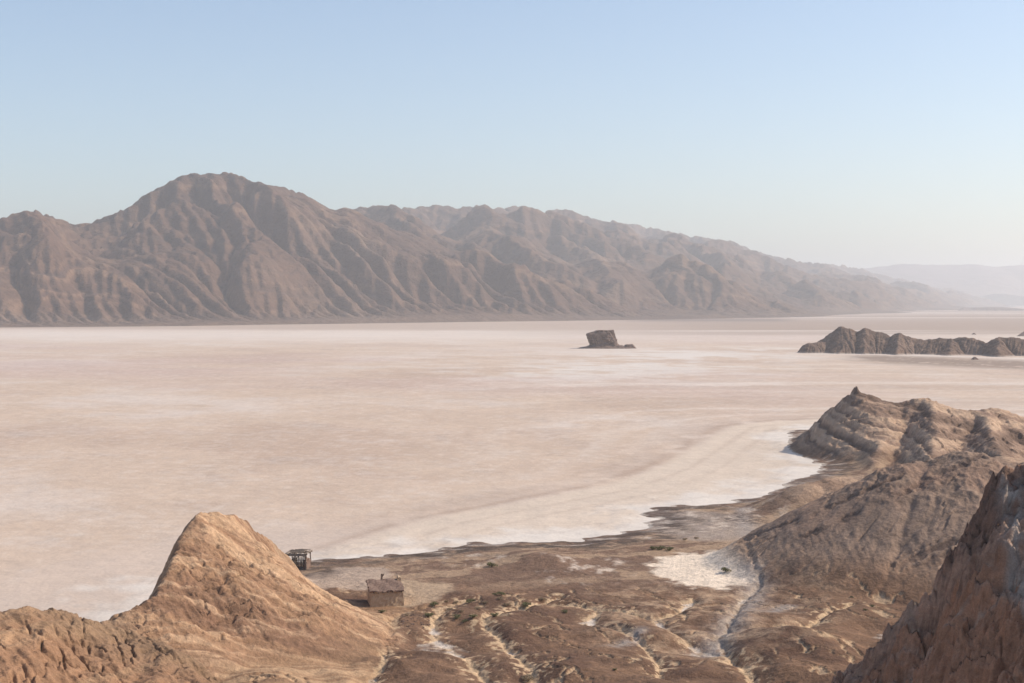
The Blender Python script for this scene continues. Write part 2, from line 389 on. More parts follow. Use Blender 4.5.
# thin horn of rock on the far hill
cx, cy, cz = W(856, 388, 382); Z = Z + 1.3 * np.exp(-(np.hypot((X - cx) / 0.55, (Y - cy) / 3)) ** 2)

Z = Z - 0.30 * np.exp(-((std + 0.8 * n1) / 0.35) ** 2) * landq * (1 - pad)
vk = cracks(X + 0.35 * Y + 1.5 * n1, Y * 0.5 + 1.0 * n1, 6.5, 271, 0.035) * ss(-0.12, 0.12, fbm(X, Y, 16, 3, 272)) * ss(204, 190, Y) * (1 - hillness) * (1 - pad)
Z = Z - 0.28 * vk * landq
Z = np.where(landq * ss(2, 5, shd) > 0.5, np.maximum(Z, 0.07 + 0.03 * n2), Z)
# pigment
n3 = fbm(X, Y, 3.5, 5, 81, 0.6); n4 = fbm(X, Y, 1.1, 4, 83, 0.6)
c = np.zeros(X.shape + (3,), f32) + np.array((0.190, 0.118, 0.080), f32)
c = mixc(c, (0.30, 0.19, 0.125), ss(-0.1, 0.5, n3) * 0.7)
valley = (1 - hillness)
dkm = ss(0.0, 0.35, fbm(X + 0.3 * Y, Y, 12, 4, 85) + 0.12) * ss(225, 190, Y)
c = mixc(c, (0.140, 0.084, 0.060), dkm * 0.9)
thread = np.exp(-(np.abs(std + 0.9 * n4 + 0.5 * n3) / (0.38 + 0.8 * np.clip(n3 + 0.2, 0, 1))) ** 2.5)
halo = np.exp(-(std / 2.4) ** 2) * ss(0.05, 0.3, n4 + 0.6 * n3)
AA = blur(AA, 2); gully = ss(2.5, 3.1, AA + 0.9 * n3 + 0.5 * n4) * valley * ss(214, 196, Y)
pale = np.clip(thread * ss(-0.5, 0.1, n4) + 0.75 * halo + 0.75 * gully, 0, 1) * (valley * 0.9 + 0.1) * landq
c = mixc(c, (0.58, 0.44, 0.30), ss(0.2, 0.6, pale) * 0.9); c = mixc(c, (0.52, 0.39, 0.27), ss(0.1, 0.7, vk) * 0.8 * landq)
mid = ss(560, 640, (X / Y * FPX + CX)) * ss(880, 760, (X / Y * FPX + CX)) * ss(150, 165, Y) * ss(215, 190, Y)
c = mixc(c, (0.47, 0.345, 0.245), mid * ss(-0.15, 0.35, fbm(X, Y, 4, 5, 87, 0.65)) * 0.75)
# brown flats behind the shore, with paler bands running along it
band = fbm(shd, shd * 0 + 1.7, 5.0, 4, 88) + 0.35 * nb
strip = ss(188, 204, Y) * valley
c = mixc(c, (0.20, 0.135, 0.105), strip * 0.6)
c = mixc(c, (0.36, 0.26, 0.185), strip * ss(0.05, 0.3, band) * ss(2, 6, shd))
xs = np.interp(Y, [p[1] for p in ST[0]][::-1], [p[0] for p in ST[0]][::-1])
gold = ss(0.3, -1.2, X - xs + 0.8 * nb) * ss(188, 183, Y) * (1 - hillcol)
c = mixc(c, (0.34, 0.22, 0.14), gold); c = mixc(c, (0.46, 0.32, 0.21), gold * ss(0.02, 0.22, bE)); c = mixc(c, (0.22, 0.14, 0.095), gold * ss(0.02, 0.25, -bE) * 0.7)
# salt: pan in the middle, grey-white crusts by the shore, wash below the hill
def patch(px, py, rx, ry, z=0.6, rot=0.0):
    cx, cy = G(px, py, z); ca, sa = math.cos(rot), math.sin(rot)
    xx = X + 1.8 * nb; yy = Y + 4 * nb
    u = ((xx - cx) * ca + (yy - cy) * sa) / rx; v = (-(xx - cx) * sa + (yy - cy) * ca) / ry
    return u * u + v * v
pan = ss(1.25, 0.75, patch(705, 572, 7.8, 13) + 0.9 * n3 - 0.0)
pan = np.maximum(pan, ss(1.2, 0.7, patch(725, 565, 4.0, 10) + 0.4 * n3))
white = pan * ss(-0.75, -0.15, n4 + 0.9)
crust = ss(0.08, 0.45, fbm(X, Y * 0.6, 3.5, 5, 91, 0.65) + 0.05)
wht2 = crust * np.maximum.reduce([ss(1.3, 0.5, patch(690, 522, 9, 16)), ss(1.2, 0.5, patch(640, 535, 7, 7)), ss(1.2, 0.5, patch(585, 572, 8, 12)) * 0.8, ss(1.2, 0.6, patch(460, 563, 8, 7)) * 0.7, ss(1.3, 0.5, patch(755, 512, 6, 14)) * 0.8])
c = mixc(c, (0.40, 0.35, 0.32), ss(1.3, 0.6, patch(700, 525, 10, 18)) * valley * 0.7)
c = mixc(c, (0.60, 0.52, 0.46), np.clip(wht2, 0, 1) * valley)
c = mixc(c, (0.80, 0.70, 0.60), white * valley)
flat1 = ss(1.2, 0.8, patch(345, 580, 7.0, 9) + 0.3 * n3); c = mixc(c, (0.44, 0.35, 0.29), flat1 * valley)
flat2 = ss(1.2, 0.6, patch(415, 592, 5, 8) + 0.6 * n3); c = mixc(c, (0.50, 0.385, 0.28), flat2 * valley * 0.8)
for pts, wd in (([(748, 570), (756, 590), (745, 612), (722, 640), (712, 652)], 1.9), ([(640, 640), (612, 652)], 0.9), ([(790, 606), (765, 620)], 1.2), ([(742, 510), (748, 540), (735, 560)], 1.6)):
    dd, _ = seg_dist(X + 0.8 * n3, Y + 1.2 * nb, [G(a, b, 0.6) for a, b in pts])
    c = mixc(c, (0.34, 0.305, 0.29), np.exp(-(dd / wd) ** 2) * 0.85 * ss(-0.6, 0.0, n4))
for px_, py_, rx, ry in ((470, 546, 9, 5), (455, 551, 7, 4), (655, 518, 4, 9), (610, 540, 8, 4), (560, 545, 12, 3), (745, 520, 4, 8)):
    c = mixc(c, (0.11, 0.085, 0.075), ss(1.3, 0.5, patch(px_, py_, rx, ry)) * ss(-0.1, 0.15, n4 + 0.4 * n3) * 0.75)
damp = np.exp(-((shd - 6 - 6 * nb) / 4.5) ** 2) * landq * ss(-0.2, 0.04, fbm(X * 0.5, Y, 5, 4, 293, 0.65)) * valley
c = mixc(c, (0.085, 0.063, 0.054), damp * 0.92)
c = mixc(c, (0.50, 0.44, 0.40), np.exp(-((shd - 3 - 4 * nb) / 3.0) ** 2) * landq * valley * ss(0.02, 0.2, fbm(X * 0.5, Y, 4, 4, 294, 0.65)) * 0.8)
# dark muddy rim and white rime right at the lake edge
c = mixc(c, (0.13, 0.10, 0.09), landq * np.exp(-((shd - 2.2) / (1.4 + nb)) ** 2) * ss(-0.15, 0.15, fbm(X, Y, 8, 3, 93)) * 0.8)
c = mixc(c, (0.62, 0.56, 0.51), ss(0.22, 0.10, Z) * ss(-0.3, 0.3, n3 + 0.1))
# hills
ce = np.zeros_like(c) + np.array((0.36, 0.235, 0.15), f32)
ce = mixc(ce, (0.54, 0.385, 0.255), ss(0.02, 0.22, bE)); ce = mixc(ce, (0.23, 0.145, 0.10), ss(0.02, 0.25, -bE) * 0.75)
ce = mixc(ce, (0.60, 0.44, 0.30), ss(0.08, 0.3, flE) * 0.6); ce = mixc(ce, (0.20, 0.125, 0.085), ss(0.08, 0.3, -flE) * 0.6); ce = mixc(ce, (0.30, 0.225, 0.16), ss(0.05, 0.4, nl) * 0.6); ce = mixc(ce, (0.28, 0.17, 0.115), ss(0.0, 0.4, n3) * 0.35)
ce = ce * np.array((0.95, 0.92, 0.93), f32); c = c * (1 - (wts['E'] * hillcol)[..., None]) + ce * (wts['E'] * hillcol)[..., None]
cd = np.zeros_like(c) + np.array((0.32, 0.195, 0.125), f32); cd = mixc(cd, (0.42, 0.28, 0.18), ss(0, 0.5, bC)); cd = mixc(cd, (0.22, 0.16, 0.11), ss(105, 112, Y) * 0.6)
c = c * (1 - (wts['D'])[..., None]) + cd * (wts['D'])[..., None]
cc = np.zeros_like(c) + np.array((0.42, 0.265, 0.195), f32)
cc = mixc(cc, (0.44, 0.31, 0.24), ss(0.0, 0.25, n3 + 0.5 * n4) * 0.8); cc = mixc(cc, (0.17, 0.10, 0.075), ss(0.1, 0.3, n4 - 0.4 * n3) * 0.6); cc = mixc(cc, (0.42, 0.21, 0.125), ss(0.0, 0.2, bC) * 0.75); cc = mixc(cc, (0.18, 0.105, 0.08), ss(0.03, 0.22, -bC) * 0.8)
vx = [W(1012, 468, 117)[:2], W(1016, 520, 110)[:2], W(1040, 560, 105)[:2], W(1060, 600, 100)[:2]]
dd, _ = seg_dist(X + 0.5 * n3, Y + 0.8 * nb, vx); cc = mixc(cc, (0.42, 0.385, 0.36), np.exp(-(dd / 0.8) ** 2) * 0.8 * ss(-0.4, 0.1, n4))
c = c * (1 - (wts['C'])[..., None]) + cc * (wts['C'])[..., None]
cb = np.zeros_like(c) + np.array((0.285, 0.212, 0.170), f32)
cb = mixc(cb, (0.31, 0.215, 0.165), ss(0.1, 0.5, nl + 0.3 * n3)); cb = mixc(cb, (0.11, 0.078, 0.07), lineB * 0.8); cb = mixc(cb, (0.19, 0.14, 0.115), ss(0.05, 0.3, n3 + 0.3 * n4) * 0.4); cb = mixc(cb, (0.42, 0.295, 0.215), ss(7, 3, Z) * 0.7)
wB = wts['B'] * hillness; cb = mixc(cb, (0.30, 0.20, 0.155), ss(9, 13, Z) * ss(-0.1, 0.3, nb) * 0.5); c = c * (1 - wB[..., None]) + cb * wB[..., None]
ca_ = np.zeros_like(c) + np.array((0.30, 0.215, 0.17), f32)
ca_ = mixc(ca_, (0.52, 0.385, 0.29), ss(0.02, 0.16, bA) * 0.85); ca_ = mixc(ca_, (0.15, 0.105, 0.085), ss(0.02, 0.18, -bA) * 0.8); ca_ = mixc(ca_, (0.36, 0.25, 0.18), ss(330, 290, Y) * 0.5)
wA = np.clip((wts['A'] + wts['B2']) * hillness, 0, 1); c = c * (1 - wA[..., None]) + ca_ * wA[..., None]
c = np.clip(c * np.array((0.93, 0.865, 0.79), f32), 0.02, 0.8)

own_q = np.argmax(np.stack([np.full(X.shape, 0.5, f32) * (1 - hillness) * 2] + [wts[k] * hillness * 2 for k in names]), 0)
fo = own_q[:-1, :-1]
def fg(name, ids, label):
    o = sheet(name, X, Y, Z, M_hill, colour=c, facemask=np.isin(fo, ids), normals=True)
    tag(o, label, kind='structure'); return o
fg('ground', [0], 'brown eroded valley floor with pale winding gullies and a white salt pan')
fg('hill', [1], 'rounded golden clay hill with a steep left side beside the mud hut')
fg('hill', [2], 'low orange clay ridge in the near left corner')
fg('hill', [3], 'steep reddish brown rock slope in the near right corner')
fg('hill', [4], 'grey brown hill with a smooth front face and double crest right of the valley')
fg('hill', [5], 'low golden mounds behind the grey brown double hill')
fg('hill', [6], 'banded hill with a pointed horn of rock on the lake shore')
def ground_z(x, y): return float(q.sample(ZQ, np.array([x], f32), np.array([y], f32))[0])
ZQ = Z

# ------------------------------------------------------------------ salt lake
cols = np.concatenate([np.arange(-2600, -300, 60), np.arange(-300, 1320, 2.5), np.arange(1320, 3600, 60)]).astype(f32)
rows = (40 * np.exp(np.arange(0, math.log(19500 / 40), 0.006))).astype(f32)
PX, Y = np.meshgrid(cols, rows); X = (PX - CX) * Y / FPX
PY = HY + H * FPX / Y
wX = X + 6 * fbm(X, Y, 60, 3, 201); wY = Y + 6 * fbm(X, Y, 60, 3, 203)
sdist, _ = seg_dist(wX, wY, SH); sdist2, _ = seg_dist(X, Y, SH)
c = np.zeros(X.shape + (3,), f32) + np.array((0.62, 0.505, 0.42), f32)
a1 = fbm(X * 1.2, Y + 0.3 * X, 150, 5, 205, 0.58); a2 = fbm(X * 1.0, Y, 480, 4, 207, 0.55); a3 = fbm(X * 1.1, Y + 0.25 * X, 30, 4, 209, 0.6); a4 = fbm(X * 1.2, Y, 8, 3, 210, 0.6)
c = mixc(c, (0.70, 0.635, 0.60), ss(0.0, 0.45, a1 + 0.3 * a3) * 0.65)
c = mixc(c, (0.52, 0.405, 0.335), ss(0.0, 0.4, -a1 + 0.3 * a3) * 0.75)
c = mixc(c, (0.56, 0.44, 0.415), ss(0.05, 0.4, -a2) * 0.6)
c = mixc(c, (0.72, 0.65, 0.615), ss(0.05, 0.4, a2 + 0.3 * a3) * 0.45)
c = mixc(c, (0.47, 0.385, 0.34), ss(0.15, 0.5, a3) * 0.35); c = mixc(c, (0.72, 0.66, 0.62), ss(0.15, 0.5, a4) * 0.3)
sw_ = sdist + 26 * a1 + 9 * a3
bnd = fbm(sw_, sw_ * 0 + 2.2, 48, 4, 218, 0.6) * ss(900, 60, sdist)
c = mixc(c, (0.74, 0.675, 0.63), ss(0.03, 0.25, bnd) * 0.7 * ss(-60, 60, X + 60 * a1)); c = mixc(c, (0.50, 0.40, 0.34), ss(0.03, 0.25, -bnd) * 0.4 * ss(-60, 60, X + 60 * a1))
a5 = fbm(X * 0.8 + Y * 0.3, Y, 3.0, 4, 219, 0.65); c = mixc(c, (0.74, 0.69, 0.655), ss(0.05, 0.3, a5 + 0.5 * a3) * 0.22); c = mixc(c, (0.46, 0.375, 0.33), ss(0.1, 0.35, -a5 - 0.3 * a3) * 0.2)
# smooth sandy belt and contour lines that follow the shore
c = mixc(c, (0.625, 0.53, 0.47), ss(45, 22, sdist) * 0.8)
ln = [G(*t) for t in [(200, 600), (300, 556), (420, 519), (520, 500), (600, 485), (655, 466), (690, 446), (725, 426), (770, 421), (810, 419)]]
dd, _ = seg_dist(X + 1.5 * a4, Y + 4 * a4, ln)
inside = (Y + 4 * a4 + 3 * a3 < np.interp(X, [p[0] for p in ln], [p[1] for p in ln])) & (X > ln[0][0]) & (X < ln[-1][0] + 30)
sgn = np.where(inside, dd, -dd)
c = mixc(c, (0.69, 0.60, 0.515), ss(-1.5, 4, sgn) * 0.8)
for off, w_, s_ in ((-1.5, 1.6, 0.75), (-8, 4.5, 0.4), (9, 0.7, 0.3), (16, 0.7, 0.25)):
    c = mixc(c, (0.46, 0.36, 0.30), np.exp(-((sgn - off) / (w_ * Y / 260)) ** 2) * s_ * ss(-0.45, 0.05, a3 + 0.6 * a4) * ss(ln[0][0], ln[0][0] + 20, X) * ss(ln[-1][0] + 25, ln[-1][0], X))
vein = cracks(X, Y * 0.6, 7, 221, 0.03) * ss(22, 6, sdist2); c = mixc(c, (0.45, 0.39, 0.36), vein * 0.6)
mud = ss(9, 1, sdist2 + 14 * a4 + 8 * a3) * ss(-0.02, 0.18, fbm(X, Y * 0.7, 9, 4, 215, 0.65)); c = mixc(c, (0.30, 0.24, 0.205), mud * 0.8)
c = mixc(c, (0.78, 0.745, 0.715), ss(14, 3, sdist2 + 22 * a3 + 8 * a4) * 0.8); c = mixc(c, (0.62, 0.56, 0.52), np.exp(-((sdist2 + 3 * a3 - 7.5) / 0.8) ** 2) * 0.5)
# far side: pale belt, then tan and brown mud flats and a painted shadow strip before the mountains
u = PY + 2.2 * fbm(X * 0.25, Y, 500, 4, 211) - 0.5
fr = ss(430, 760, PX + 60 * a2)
c = mixc(c, (0.74, 0.68, 0.64), np.exp(-((np.log(Y) - math.log(1750)) / 0.22) ** 2) * 0.75 * (1 - 0.4 * fr))
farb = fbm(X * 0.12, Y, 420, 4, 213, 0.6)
tan_ = ss(1600, 1950, Y + 350 * farb) * fr
c = mixc(c, (0.37, 0.285, 0.235), tan_ * 0.85)
c = mixc(c, (0.68, 0.61, 0.57), tan_ * ss(0.1, 0.3, farb) * 0.8)
left_mud = ss(1930, 2120, Y + 0.12 * X + 80 * farb) * (1 - fr)
c = mixc(c, (0.47, 0.38, 0.325), left_mud * 0.8)
c = mixc(c, (0.22, 0.175, 0.16), np.exp(-((Y - 3150 - 160 * farb) / 220) ** 2) * ss(600, 660, PX) * ss(810, 770, PX) * 0.85)  # dark strip at the mountain foot: shadow painted into the lake bed colour
# brine-white fan in front of the lone rock, brown beach round the rocky island
bx = [G(560, 372), G(640, 366), G(700, 352), G(760, 350)]
dd, _ = seg_dist(X, Y, bx); c = mixc(c, (0.73, 0.70, 0.68), np.exp(-(dd / 90) ** 2) * ss(-0.3, 0.3, a3 + a1) * 0.8)
ib = [G(840, 357), G(900, 359.5), G(960, 362.2), G(1040, 365.5), G(1200, 370)]
dd, _ = seg_dist(X, Y, ib); c = mixc(c, (0.29, 0.225, 0.185), np.exp(-(dd / 62) ** 4) * ss(815, 890, PX + 60 * a3) * ss(-0.7, -0.15, a3 + a4) * 0.92)
ib = [G(820, 353.8), G(900, 355), G(1040, 359), G(1200, 360)]
dd, _ = seg_dist(X, Y, ib); c = mixc(c, (0.74, 0.69, 0.65), np.exp(-(dd / 10) ** 2) * 0.7)
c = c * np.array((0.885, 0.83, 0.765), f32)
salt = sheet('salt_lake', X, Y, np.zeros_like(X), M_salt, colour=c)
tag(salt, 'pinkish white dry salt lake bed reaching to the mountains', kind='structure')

# ------------------------------------------------------------------ mountain range
SKY1 = [(-200, 262), (-150, 255), (-60, 235), (0, 220), (15, 214), (30, 211), (42, 214), (56, 219), (74, 225), (85, 225), (108, 217), (124, 210), (137, 202), (148, 193), (160, 188), (174, 181), (184, 174.5), (197, 174.5), (212, 174), (226, 173), (240, 177), (252, 181),
        (275, 186), (297, 191), (308, 197), (319, 204), (334, 211), (345, 209), (362, 209), (381, 205.6), (392, 206), (405, 209), (420, 208), (436, 205.6), (456, 209), (468, 208), (480, 205.6), (497, 209), (508, 208), (521, 206.7), (532, 208), (542, 212.5),
        (551, 212), (559, 209.7), (568, 211), (579, 214), (595, 220), (610, 222.7), (638, 225.5), (655, 229), (672, 233), (685, 235.6), (710, 239), (730, 242), (742, 246), (752, 250.6), (770, 256), (790, 260), (805, 263), (820, 263.5), (835, 266), (850, 268), (880, 275),
        (917, 283), (940, 290), (951, 289), (963, 292), (977, 297), (996, 303), (1010, 306)]
g = Grid(-200, 1060, 2080, 13400, 2.5)
X, Y = g.X, g.Y
wx = X + 70 * fbm(X, Y, 700, 3, 301) * (Y / 3000); wy = Y + 70 * fbm(X, Y, 700, 3, 303)
main = [(-200, 262, 3050), (-60, 235, 2950), (0, 220, 2880), (30, 211, 2850), (56, 219, 2900), (80, 226, 3000), (108, 217, 3080), (137, 202, 3150), (174, 181, 3230), (184, 174, 3260), (226, 173, 3300), (252, 181, 3350), (297, 191, 3430), (319, 204, 3550), (336, 214, 3800)]
back = [(330, 214, 4200), (381, 205.6, 4500), (405, 209, 4500), (436, 205.6, 4600), (456, 209, 4650), (480, 205.6, 4700), (521, 206.7, 4800), (542, 212.5, 4900), (559, 209.7, 5000), (579, 214, 5100), (610, 222.7, 5200), (638, 225, 5400), (685, 235.6, 5700),
        (730, 242, 6000), (752, 250.6, 6200), (790, 260, 6600), (820, 263, 7000), (850, 268, 7400), (880, 275, 7900), (917, 283, 8600), (940, 290, 9200), (951, 289, 9300), (977, 297, 10600), (996, 303, 12000)]
spurs = [[(226, 175, 3290), (240, 215, 3050), (262, 250, 2850), (268, 268, 2760), (300, 300, 2600)],
         [(297, 192, 3400), (320, 225, 3200), (345, 255, 3000), (385, 285, 2850)],
         [(30, 212, 2850), (60, 240, 2700), (110, 268, 2580), (150, 296, 2450)],
         [(30, 212, 2850), (10, 250, 2650), (-10, 290, 2450)],
         [(160, 190, 3200), (140, 225, 3000), (165, 262, 2800)],
         [(381, 206, 4500), (400, 220, 4050), (426, 236, 3600), (455, 262, 3300), (490, 292, 3100)],
         [(330, 214, 3800), (370, 232, 3500), (400, 262, 3150), (430, 290, 2950)],
         [(480, 206, 4700), (480, 224, 4250), (505, 245, 3900), (535, 272, 3550), (560, 296, 3400)],
         [(545, 212, 4900), (552, 243, 4300), (585, 260, 3950), (610, 285, 3650)],
         [(610, 223, 5200), (640, 250, 4700), (680, 280, 4000)],
         [(685, 236, 5700), (710, 265, 4900), (750, 290, 4400)],
         [(752, 251, 6200), (790, 280, 5300), (820, 296, 4900)],
         [(850, 268, 7400), (880, 290, 6500)], [(917, 283, 8600), (930, 297, 8000)]]
hh = hill(wx, wy, main, 0.34, 0.34, 0.42, 0.42, 1.25, 0.03, base=-15)
fb = lambda a, d: min(d * (1.22 + 0.25 * float(ss(380, 720, np.float32(a)))), 11900 + a)
back = [(a, b, fb(a, d)) for a, b, d in back]
spurs = spurs[:5] + [[(a, b, d * (1.0 + 0.08 * float(ss(380, 640, np.float32(a)))) if i < len(s_) - 1 else d) for i, (a, b, d) in enumerate(s_)] for s_ in spurs[5:]]
hh = np.maximum(hh, hill(wx, wy, back, 0.26, 0.26, 0.27, 0.4, 1.3, 0.03, base=-15))
for s in spurs: hh = np.maximum(hh, hill(wx, wy, s, 0.42, 0.42, 0.42, 0.42, 1.2, 0.03, base=-15))
toe = [(-260, 329), (0, 327.5), (200, 325.5), (400, 322.5), (560, 320.5), (640, 319.5), (790, 317.8), (860, 314), (930, 309.5), (1000, 306.2), (1100, 305.5)]
toe_d = np.interp(g.PX, [t[0] for t in toe], [H * FPX / (t[1] - HY) for t in toe])
toe_d = toe_d * (1 + 0.012 * fbm(X, Y, 260, 3, 311))
rise = (Y - toe_d) * 0.045 + 6 * fbm(X, Y, 160, 3, 312) * ss(0, 300, Y - toe_d)
hh = np.where(Y > toe_d, np.maximum(hh, 0), hh)
hh = hh * ss(-20, 260, Y - toe_d) + np.clip(rise, -6, 26)
hh = hh + ss(10, 60, hh) * (Y / 3000) * (16 * fbm(X, Y, 160, 4, 305, 0.55) + 60 * fbm(X + 0.5 * Y, Y, 480, 3, 306))
km = (0.05 * np.exp(3.2 * fbm(X, Y, 650, 3, 315))).astype(f32).ravel()
hh, A = erode(hh, g.cell, km, 0.5, 45, fixed=(Y < toe_d), diff=0.0, keep=22, talus=0.75, kamt=0.5)
# fit the skyline
for _ in range(3):
    ang = (hh - H) / Y; sk = ang.max(0); want = np.interp(g.px, [s[0] for s in SKY1], [(HY - s[1]) / FPX for s in SKY1])
    ctr = (sk * Y.max() * 0 + sk)
    far_h = Y[np.argmax(ang, 0), np.arange(len(g.px))]
    fct = np.clip((want * far_h + H) / np.maximum(sk * far_h + H, 5), 0.5, 1.8)
    fct = np.convolve(np.pad(fct, 6, mode='edge'), np.hanning(15)[1:-1] / np.hanning(15)[1:-1].sum(), mode='valid')
    hh = np.where(hh > 0, hh * fct[None, :].astype(f32), hh)
q2 = Grid(-195, 1050, 2100, 13300, 1.6)
X, Y = q2.X, q2.Y; Z = g.sample(hh, X, Y); AA = g.sample(np.log10(A + 1), X, Y)
sc_ = Y / 3000
rr = fbm(X, Y, 60, 4, 321, 0.55, True); lo = ss(8, 40, Z)
st = Z * 0.9 + 0.25 * X - 0.15 * Y + 40 * fbm(X, Y, 300, 3, 323)
bd = beds(st, 22, 325)
ck = cracks(X, Y * 0.8, 130, 329, 0.035) * ss(0, 0.3, fbm(X, Y, 300, 3, 330) + 0.1)
Z = Z + lo * (2.5 * rr + 6.0 * bd - 5 * ck + 2.0 * fbm(X, Y, 24, 3, 331, 0.6, True)) * sc_
c = np.zeros(X.shape + (3,), f32) + np.array((0.150, 0.090, 0.066), f32)
c = mixc(c, (0.25, 0.158, 0.108), ss(0.02, 0.2, bd) * 0.75); c = mixc(c, (0.10, 0.066, 0.055), ss(0.0, 0.25, -bd) * 0.6)
c = mixc(c, (0.25, 0.175, 0.135), ss(0.1, 0.5, fbm(X, Y, 500, 4, 327)) * 0.6)
c = mixc(c, (0.22, 0.165, 0.135), ss(30, 5, Z) * 0.5)
mo = sheet('mountains', X, Y, Z, M_mount, colour=np.clip(c * np.array((0.76, 0.715, 0.665), f32), 0, 1))
tag(mo, 'long brown eroded mountain range with a high peak behind the salt lake', kind='structure')

# far hazy range and low mesa on the right horizon
q3 = Grid(640, 1300, 13400, 17500, 1.6); X, Y = q3.X, q3.Y
cr = [(640, 262, 14900), (760, 268, 14900), (850, 268, 14900), (902, 266.7, 14900), (940, 267.5, 15000), (977, 265.6, 14900), (1000, 268, 14900), (1024, 266.4, 14900), (1150, 262, 14900), (1300, 268, 14900)]
Z = hill(X + 200 * fbm(X, Y, 1500, 3, 401), Y + 200 * fbm(X, Y, 1500, 3, 403), cr, 0.3, 0.3, 0.22, 0.4, 1.1, 0.05, base=-20) + 45 * fbm(X, Y, 900, 5, 405, 0.5, True) - 8
c = np.zeros(X.shape + (3,), f32) + np.array((0.19, 0.14, 0.12), f32)
tag(sheet('distant_mountains', X, Y, Z, M_far, colour=c), 'pale flat-topped distant range on the right horizon', kind='structure')
q4 = Grid(930, 1200, 6000, 7600, 0.8); X, Y = q4.X, q4.Y
Z = hill(X, Y, [(958, 311.5, 6600), (964, 307.5, 6700), (1000, 307, 6700), (1012, 309.5, 6650)], 0.6, 0.12, 0.6, 0.5, 0.7, 0.1, base=-3) + 1.5 * fbm(X, Y, 60, 4, 411)
tag(sheet('hill', X, Y, Z, M_mount, colour=np.zeros(X.shape + (3,), f32) + np.array((0.19, 0.14, 0.12), f32)), 'tiny low mesa at the foot of the distant range', kind='structure')

# ------------------------------------------------------------------ rocky island ridge on the lake
q5 = Grid(788, 1220, 985, 1260, 0.7); X, Y = q5.X, q5.Y
wx = X + 4 * fbm(X, Y, 30, 3, 501); wy = Y + 4 * fbm(X, Y, 30, 3, 503)
isl = [(800, 352.5, 1120), (808, 344, 1122), (824, 341.5, 1125), (836, 331, 1130), (842.5, 327, 1130), (850, 329, 1128), (859, 333, 1124), (867, 328.8, 1122), (880, 332, 1118), (889, 339, 1110), (899, 334, 1108), (914, 339, 1104), (931, 337, 1100), (951, 338, 1094), (977, 339.5, 1085), (985, 343.5, 1075), (1000, 338, 1072), (1015, 339.5, 1068), (1024, 340.5, 1066), (1080, 338, 1060), (1200, 342, 1050)]
Z = hill(wx, wy, isl, 1.0, 0.8, 0.75, 0.8, 0.95, 0.14, base=-1)
for i, (a, b, d_) in enumerate(isl[3:-2]):
    if i % 3 != 1: continue
    Z = np.maximum(Z, hill(wx, wy, [(a, b, d_), (a - 3 + 2 * (i % 3), b + (352 - b) * 0.55, d_ - 16), (a - 4, 352, d_ - 30)], 0.8, 0.8, 0.8, 0.8, 0.95, 0.15, base=-1))
Z = Z * 0.93 + ss(0, 4, Z) * 3.5 * fbm(X, Y, 24, 5, 505)
Z, A = erode(Z, q5.cell, 0.02, 0.5, 24, fixed=(Z < -0.5), diff=0.0, keep=14, talus=1.2, kamt=0.5)
Z = Z + ss(0, 3, Z) * (1.0 * fbm(X, Y, 7, 4, 507, 0.55, True) + 0.06 * facets(X, Y + Z, 5, 508))
c = np.zeros(X.shape + (3,), f32) + np.array((0.165, 0.108, 0.080), f32)
c = mixc(c, (0.24, 0.165, 0.125), ss(0.05, 0.5, fbm(X, Y, 30, 4, 509)) * 0.7); c = mixc(c, (0.50, 0.43, 0.38), ss(1.2, 0.2, Z) * 0.5)
tag(sheet('rocky_island', X, Y, Z, M_isle, colour=c), 'dark jagged rock ridge standing on the salt flat at the right', kind='structure')
q6 = Grid(1004, 1060, 1560, 1760, 0.5); X, Y = q6.X, q6.Y
Z = hill(X, Y, [(1019, 334.5, 1665), (1024, 331.5, 1670), (1034, 329, 1670), (1046, 333, 1670)], 0.7, 0.5, 0.7, 0.7, 1.1, 0.1, base=-0.6) + 0.6 * fbm(X, Y, 9, 4, 511)*ss(1660-60,1660,Y)
tag(sheet('hill', X, Y, Z - 0.1, M_isle, colour=np.zeros(X.shape + (3,), f32) + np.array((0.17, 0.12, 0.10), f32)), 'tiny dark mound at the right edge behind the rocky island', kind='structure')

